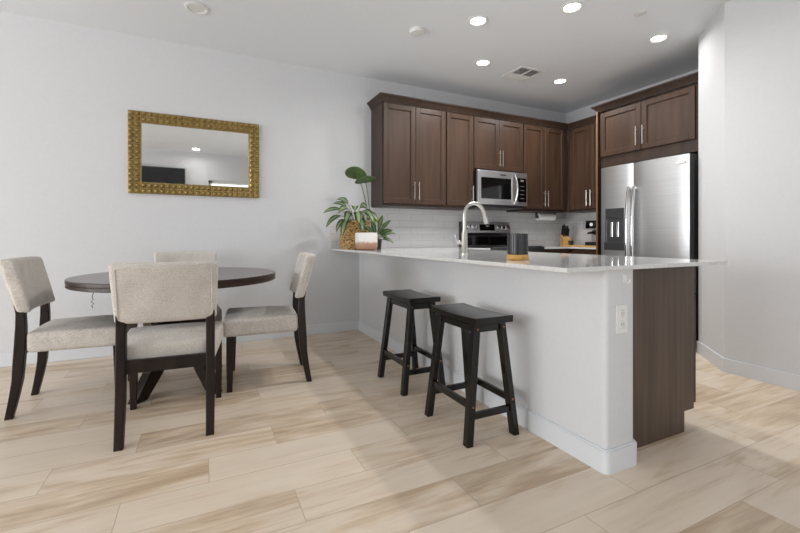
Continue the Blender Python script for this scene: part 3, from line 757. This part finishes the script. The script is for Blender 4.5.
# ================================================================== DINING TABLE
TC = (-.127, 3.315)
DT = thing('dining_table', 'round dark wood pedestal dining table between four upholstered chairs', 'table', (*TC, 0), 0)
TR, TZ = .645, .778
obj('tabletop', lathe(B(), [(TR-.01, TZ-.052), (TR-.002, TZ-.048), (TR-.002, TZ-.030), (TR-.006, TZ-.027), (TR-.006, TZ-.024), (TR, TZ-.021), (TR, TZ-.004), (TR-.004, TZ)], 72), [M['tabletop'], M['rim']], DT, True)
for p_ in DT.children[0].data.polygons:
    if abs(p_.normal.z) < .6 or p_.center.z < TZ-.03: p_.material_index = 1
def xpanel(th):
    b = B()
    out = [(.36, TZ-.054), (.30, .62), (.23, .48), (.205, .40), (.225, .30), (.29, .16), (.40, .0)]
    inn_b = [(.31, 0), (.19, .13), (.06, .31)]
    inn_t = [(.05, .50), (.14, .60), (.26, TZ-.054)]
    for s in (1, -1): pass
    poly = out + inn_b + [(-x, z) for x, z in inn_b[::-1]] + [(-x, z) for x, z in out[::-1]] + [(-x, z) for x, z in inn_t[::-1]] + inn_t
    prism(b, poly, (-.03, .03), 'y')
    bmesh.ops.rotate(b, verts=b.verts, cent=(0, 0, 0), matrix=Matrix.Rotation(th, 3, 'Z')); return b
obj('pedestal_panel', xpanel(R(-54)), M['espresso'], DT); obj('pedestal_panel', xpanel(R(49)), M['espresso'], DT)
b = B(); lathe(b, [(.30, TZ-.075), (.30, TZ-.0525)], 40); obj('support_plate', b, M['espresso'], DT)
b = B(); tube(b, [(0, 0, 0), (.004, 0, -.02), (-.002, .002, -.04), (.004, 0, -.055), (-.006, 0, -.068), (.006, 0, -.08), (-.004, .002, -.092), (.002, 0, -.106)], .0022, 6)
tag(obj('hanging_cord', b, M['darkside'], loc=(-.578, 2.98, TZ-.0525)), 'short thin squiggly cord dangling under the left rim of the table', 'cord')

# ================================================================== DINING CHAIRS
def back_y(z, x): return -.240-.26*(z-.60)+.026*(x/.24)**2
def make_chair(label):
    t = thing('dining_chair', label, 'chair', (0, 0, 0), 0, 'upholstered dining chairs')
    def sf(p):
        x, y, z = p; k = 1-.075*(1-y/.247)
        cr = .024*max(0, 1-(x/.24)**2)*max(0, 1-(y/.26)**2) if z > 0 else 0
        return (x*k, y, z+cr+.428)
    obj('seat', rbox(B(), .266, .247, .060, .026, (8, 8, 3), sf), M['fabric'], t, True)
    def bf(p):
        x, y, z = p; zz = z+.758
        return (x*(1+.02*(z/.15)), back_y(zz, x)+y-.035, zz)
    bk = obj('backrest', rbox(B(), .238, .036, .155, .022, (12, 2, 6), bf), M['fabric'], t, True)
    # welt seam around the rear face
    b = B(); pts = []
    def cp_(x, z): return (x, back_y(z, x)-.035-.0365, z)
    xs, za, zb = .212, .632, .884
    for i in range(13): pts.append(cp_(-xs+2*xs*i/12, za))
    for i in range(1, 6): pts.append(cp_(xs, za+(zb-za)*i/6))
    for i in range(13): pts.append(cp_(xs-2*xs*i/12, zb))
    for i in range(1, 6): pts.append(cp_(-xs, zb-(zb-za)*i/6))
    tube(b, pts, .0035, 6, True); obj('piping', b, M['fabric'], bk, True)
    for s in (-1, 1):
        st = [(0, s*.203, -.325, .040, .036), (.06, s*.203, -.313, .041, .039), (.13, s*.203, -.300, .042, .043), (.22, s*.203, -.286, .043, .048), (.32, s*.203, -.280, .043, .052),
              (.42, s*.203, -.274, .043, .052), (.52, s*.203, -.271, .043, .047), (.60, s*.203, -.272, .043, .042), (.68, s*.203, -.288, .043, .034)]
        obj('leg', stack(B(), st), M['espresso'], t)
        st = [(0, s*.236, .205, .032, .034), (.2, s*.235, .203, .040, .044), (.372, s*.232, .20, .046, .05)]
        obj('leg', stack(B(), st), M['espresso'], t)
    obj('rear_rail', box(B(), -.185, .185, -.288, -.262, .352, .418, .003), M['espresso'], t)
    return t
ch = make_chair('linen dining chair with its back to the camera, nearest of the four')
ch.location = (-.142, 2.72, 0); ch.rotation_euler = (0, 0, R(-3))
dup(ch, (-.662, 3.29, 0), R(-90), 'linen dining chair at the left end of the table, cut by the picture edge')
dup(ch, (.402, 3.19, 0), R(84), 'linen dining chair right of the table, seen side-on facing left')
dup(ch, (-.115, 3.72, 0), R(180), 'linen dining chair on the far side of the table by the wall')

# ================================================================== BAR STOOLS
def make_stool(label):
    t = thing('bar_stool', label, 'stool', (0, 0, 0), 0, 'black bar stools at the peninsula')
    b = B(); n = 16; hx, hy = .119, .221
    top = []; bot = []
    for i in range(n+1):
        y = -hy+2*hy*i/n; dz = .007*(y/hy)**2
        top.append([b.verts.new((x, y, .627+dz-(.002 if abs(x) > .117 else 0))) for x in (-hx, -hx+.006, 0, hx-.006, hx)])
        bot.append([b.verts.new((x, y, .597+.35*dz)) for x in (-hx+.002, 0, hx-.002)])
    for i in range(n):
        for k in range(4): b.faces.new((top[i][k], top[i][k+1], top[i+1][k+1], top[i+1][k]))
        for k in range(2): b.faces.new((bot[i][k+1], bot[i][k], bot[i+1][k], bot[i+1][k+1]))
        b.faces.new((top[i][0], top[i+1][0], bot[i+1][0], bot[i][0])); b.faces.new((top[i+1][4], top[i][4], bot[i][2], bot[i+1][2]))
    b.faces.new(top[0]+bot[0][::-1]); b.faces.new(bot[n]+top[n][::-1])
    obj('seat', b, M['stool'], t, True)
    def L_(sx, sy, z):   # leg centre at height z
        u = z/.59; return (sx*(.148-.068*u), sy*(.196-.030*u))
    for sx in (-1, 1):
        for sy in (-1, 1):
            st = []
            for z in (0, .592):
                x, y = L_(sx, sy, z); st.append((z, x, y, .038, .044))
            lg = obj('leg', stack(B(), st), M['stool'], t)
            x, y = L_(sx, sy, .19); bb = B(); tube(bb, [(x, y+sy*.021, .19), (x, y+sy*.0245, .19)], .0055, 10)
            x, y = L_(sx, sy, .135); 
            x, y = L_(sx, sy, .56); tube(bb, [(x, y+sy*.021, .57), (x, y+sy*.0235, .57)], .004, 8)
            obj('screw_cap', bb, M['copper'], lg)
    for sx in (-1, 1):
        x, y = L_(sx, 1, .19); obj('stretcher', bar(B(), (x, -y, .19), (x, y, .19), .022, .036), M['stool'], t)
        x, y = L_(sx, 1, .565); obj('apron', bar(B(), (x, -y, .570), (x, y, .570), .02, .038), M['stool'], t)
    for sy in (-1, 1):
        x, y = L_(1, sy, .14); obj('stretcher', bar(B(), (-x, y, .138), (x, y, .138), .022, .034), M['stool'], t)
        x, y = L_(1, sy, .567); obj('apron', bar(B(), (-x, y, .570), (x, y, .570), .02, .038), M['stool'], t)
    return t
s1 = make_stool('black wooden saddle stool farther back, nearer the potted plants')
s1.location = (1.352, 2.615, 0)
dup(s1, (1.345, 1.885, 0), 0, 'black wooden saddle stool in front, nearer the end of the peninsula')

# ================================================================== CEILING FIXTURES
def can_light(x, y, label, lit=True, power=CAN_POWER):
    t = thing('recessed_light', label, 'ceiling light', (x, y, ZC), 0, 'recessed ceiling lights')
    obj('trim_ring', lathe(B(), [(.088, -.0005), (.088, -.006), (.070, -.010), (.060, -.004), (.060, -.0005)], 36, 0, 0, False, False), M['whitep'], t, True)
    obj('lens', lathe(B(), [(.0595, -.001), (.0595, -.004)], 36), M['lamp'] if lit else M['whitep'], t)
    if lit:
        l = bpy.data.lights.new('bulb', 'AREA'); l.shape = 'DISK'; l.size = .118; l.energy = power; l.color = (1, .985, .965); l.spread = R(165)
        o = bpy.data.objects.new('bulb', l); C.objects.link(o); o.parent = t; o.location = (0, 0, -.012)
    return t
for x, y, lb in [(2.078, 2.791, 'lit recessed ceiling light over the peninsula, nearest the smoke detector'), (2.62, 2.305, 'lit recessed ceiling light closest to the top edge of the picture'),
                 (3.734, 2.321, 'lit recessed light in front of the refrigerator cabinet'), (2.625, 3.44, 'lit recessed light just left of the air vent'),
                 (3.737, 3.459, 'lit recessed light right of the air vent, near the kitchen corner')]: can_light(x, y, lb, power=CAN_POWER*(.3 if x > 3.7 and y < 3 else 1))
can_light(-.028, 3.606, 'unlit recessed light over the dining table', False)
can_light(-.09, -.72, 'lit recessed light behind the camera, seen only in the mirror', power=2.5)
SD = thing('smoke_detector', 'round white smoke detector on the ceiling left of the lit lights', 'smoke detector', (1.695, 3.151, ZC), 0)
obj('housing', lathe(B(), [(.066, -.0005), (.066, -.012), (.058, -.03), (.02, -.036)], 32), M['whitep'], SD, True)
SK = thing('ceiling_sensor', 'small round white flush cover on the ceiling at upper right', 'ceiling cover', (3.183, 2.127, ZC), 0)
obj('cover', lathe(B(), [(.045, -.0005), (.045, -.004), (.036, -.007)], 28), M['whitep'], SK, True)
AV = thing('air_vent', 'white square louvred air vent set in the kitchen ceiling', 'air vent', (3.20, 3.485, ZC), 0)
b = B(); a = .165
for x0, x1, y0, y1 in ((-a, a, -a, -a+.03), (-a, a, a-.03, a), (-a, -a+.03, -a+.03, a-.03), (a-.03, a, -a+.03, a-.03)): box(b, x0, x1, y0, y1, -.010, -.0005, .002)
obj('frame', b, M['whitep'], AV)
obj('backing', box(B(), -a+.03, a-.03, -a+.03, a-.03, -.002, -.0008), plain('vent_recess_grey', (150, 150, 152), .6), AV)
def louver(bm, p, q, dy):
    p, q = Vector(p), Vector(q); dy = Vector(dy)
    vv = [bm.verts.new(v) for v in (p, q, q+dy, p+dy, p+Vector((0, 0, .001)), q+Vector((0, 0, .001)), q+dy+Vector((0, 0, .001)), p+dy+Vector((0, 0, .001)))]
    for f in ((0, 1, 2, 3), (7, 6, 5, 4), (0, 4, 5, 1), (1, 5, 6, 2), (2, 6, 7, 3), (3, 7, 4, 0)): bm.faces.new([vv[i] for i in f])
for i in range(5):
    y = -.13+.022*i; b = B(); louver(b, (-.13, y, -.011), (.13, y, -.011), (0, .016, .007)); obj('louver', b, M['whitep'], AV)
for i in range(5):
    y = .13-.022*i; b = B(); louver(b, (-.13, y, -.011), (.13, y, -.011), (0, -.016, .007)); obj('louver', b, M['whitep'], AV)
obj('divider', box(B(), -.004, .004, -.135, .135, -.012, -.003), M['whitep'], AV)

# dark screen on the wall behind the camera, seen in the mirror
TV = thing('television', 'black flat television on the opposite wall, reflected in the mirror', 'television', (-1.25, YF-.0, 1.55), 0)
obj('screen', box(B(), -.75, .95, .03, .07, 0, .93, .006), M['tv'], TV)
obj('wall_mount', box(B(), -.2, .2, .0005, .03, .3, .6), M['black'], TV)
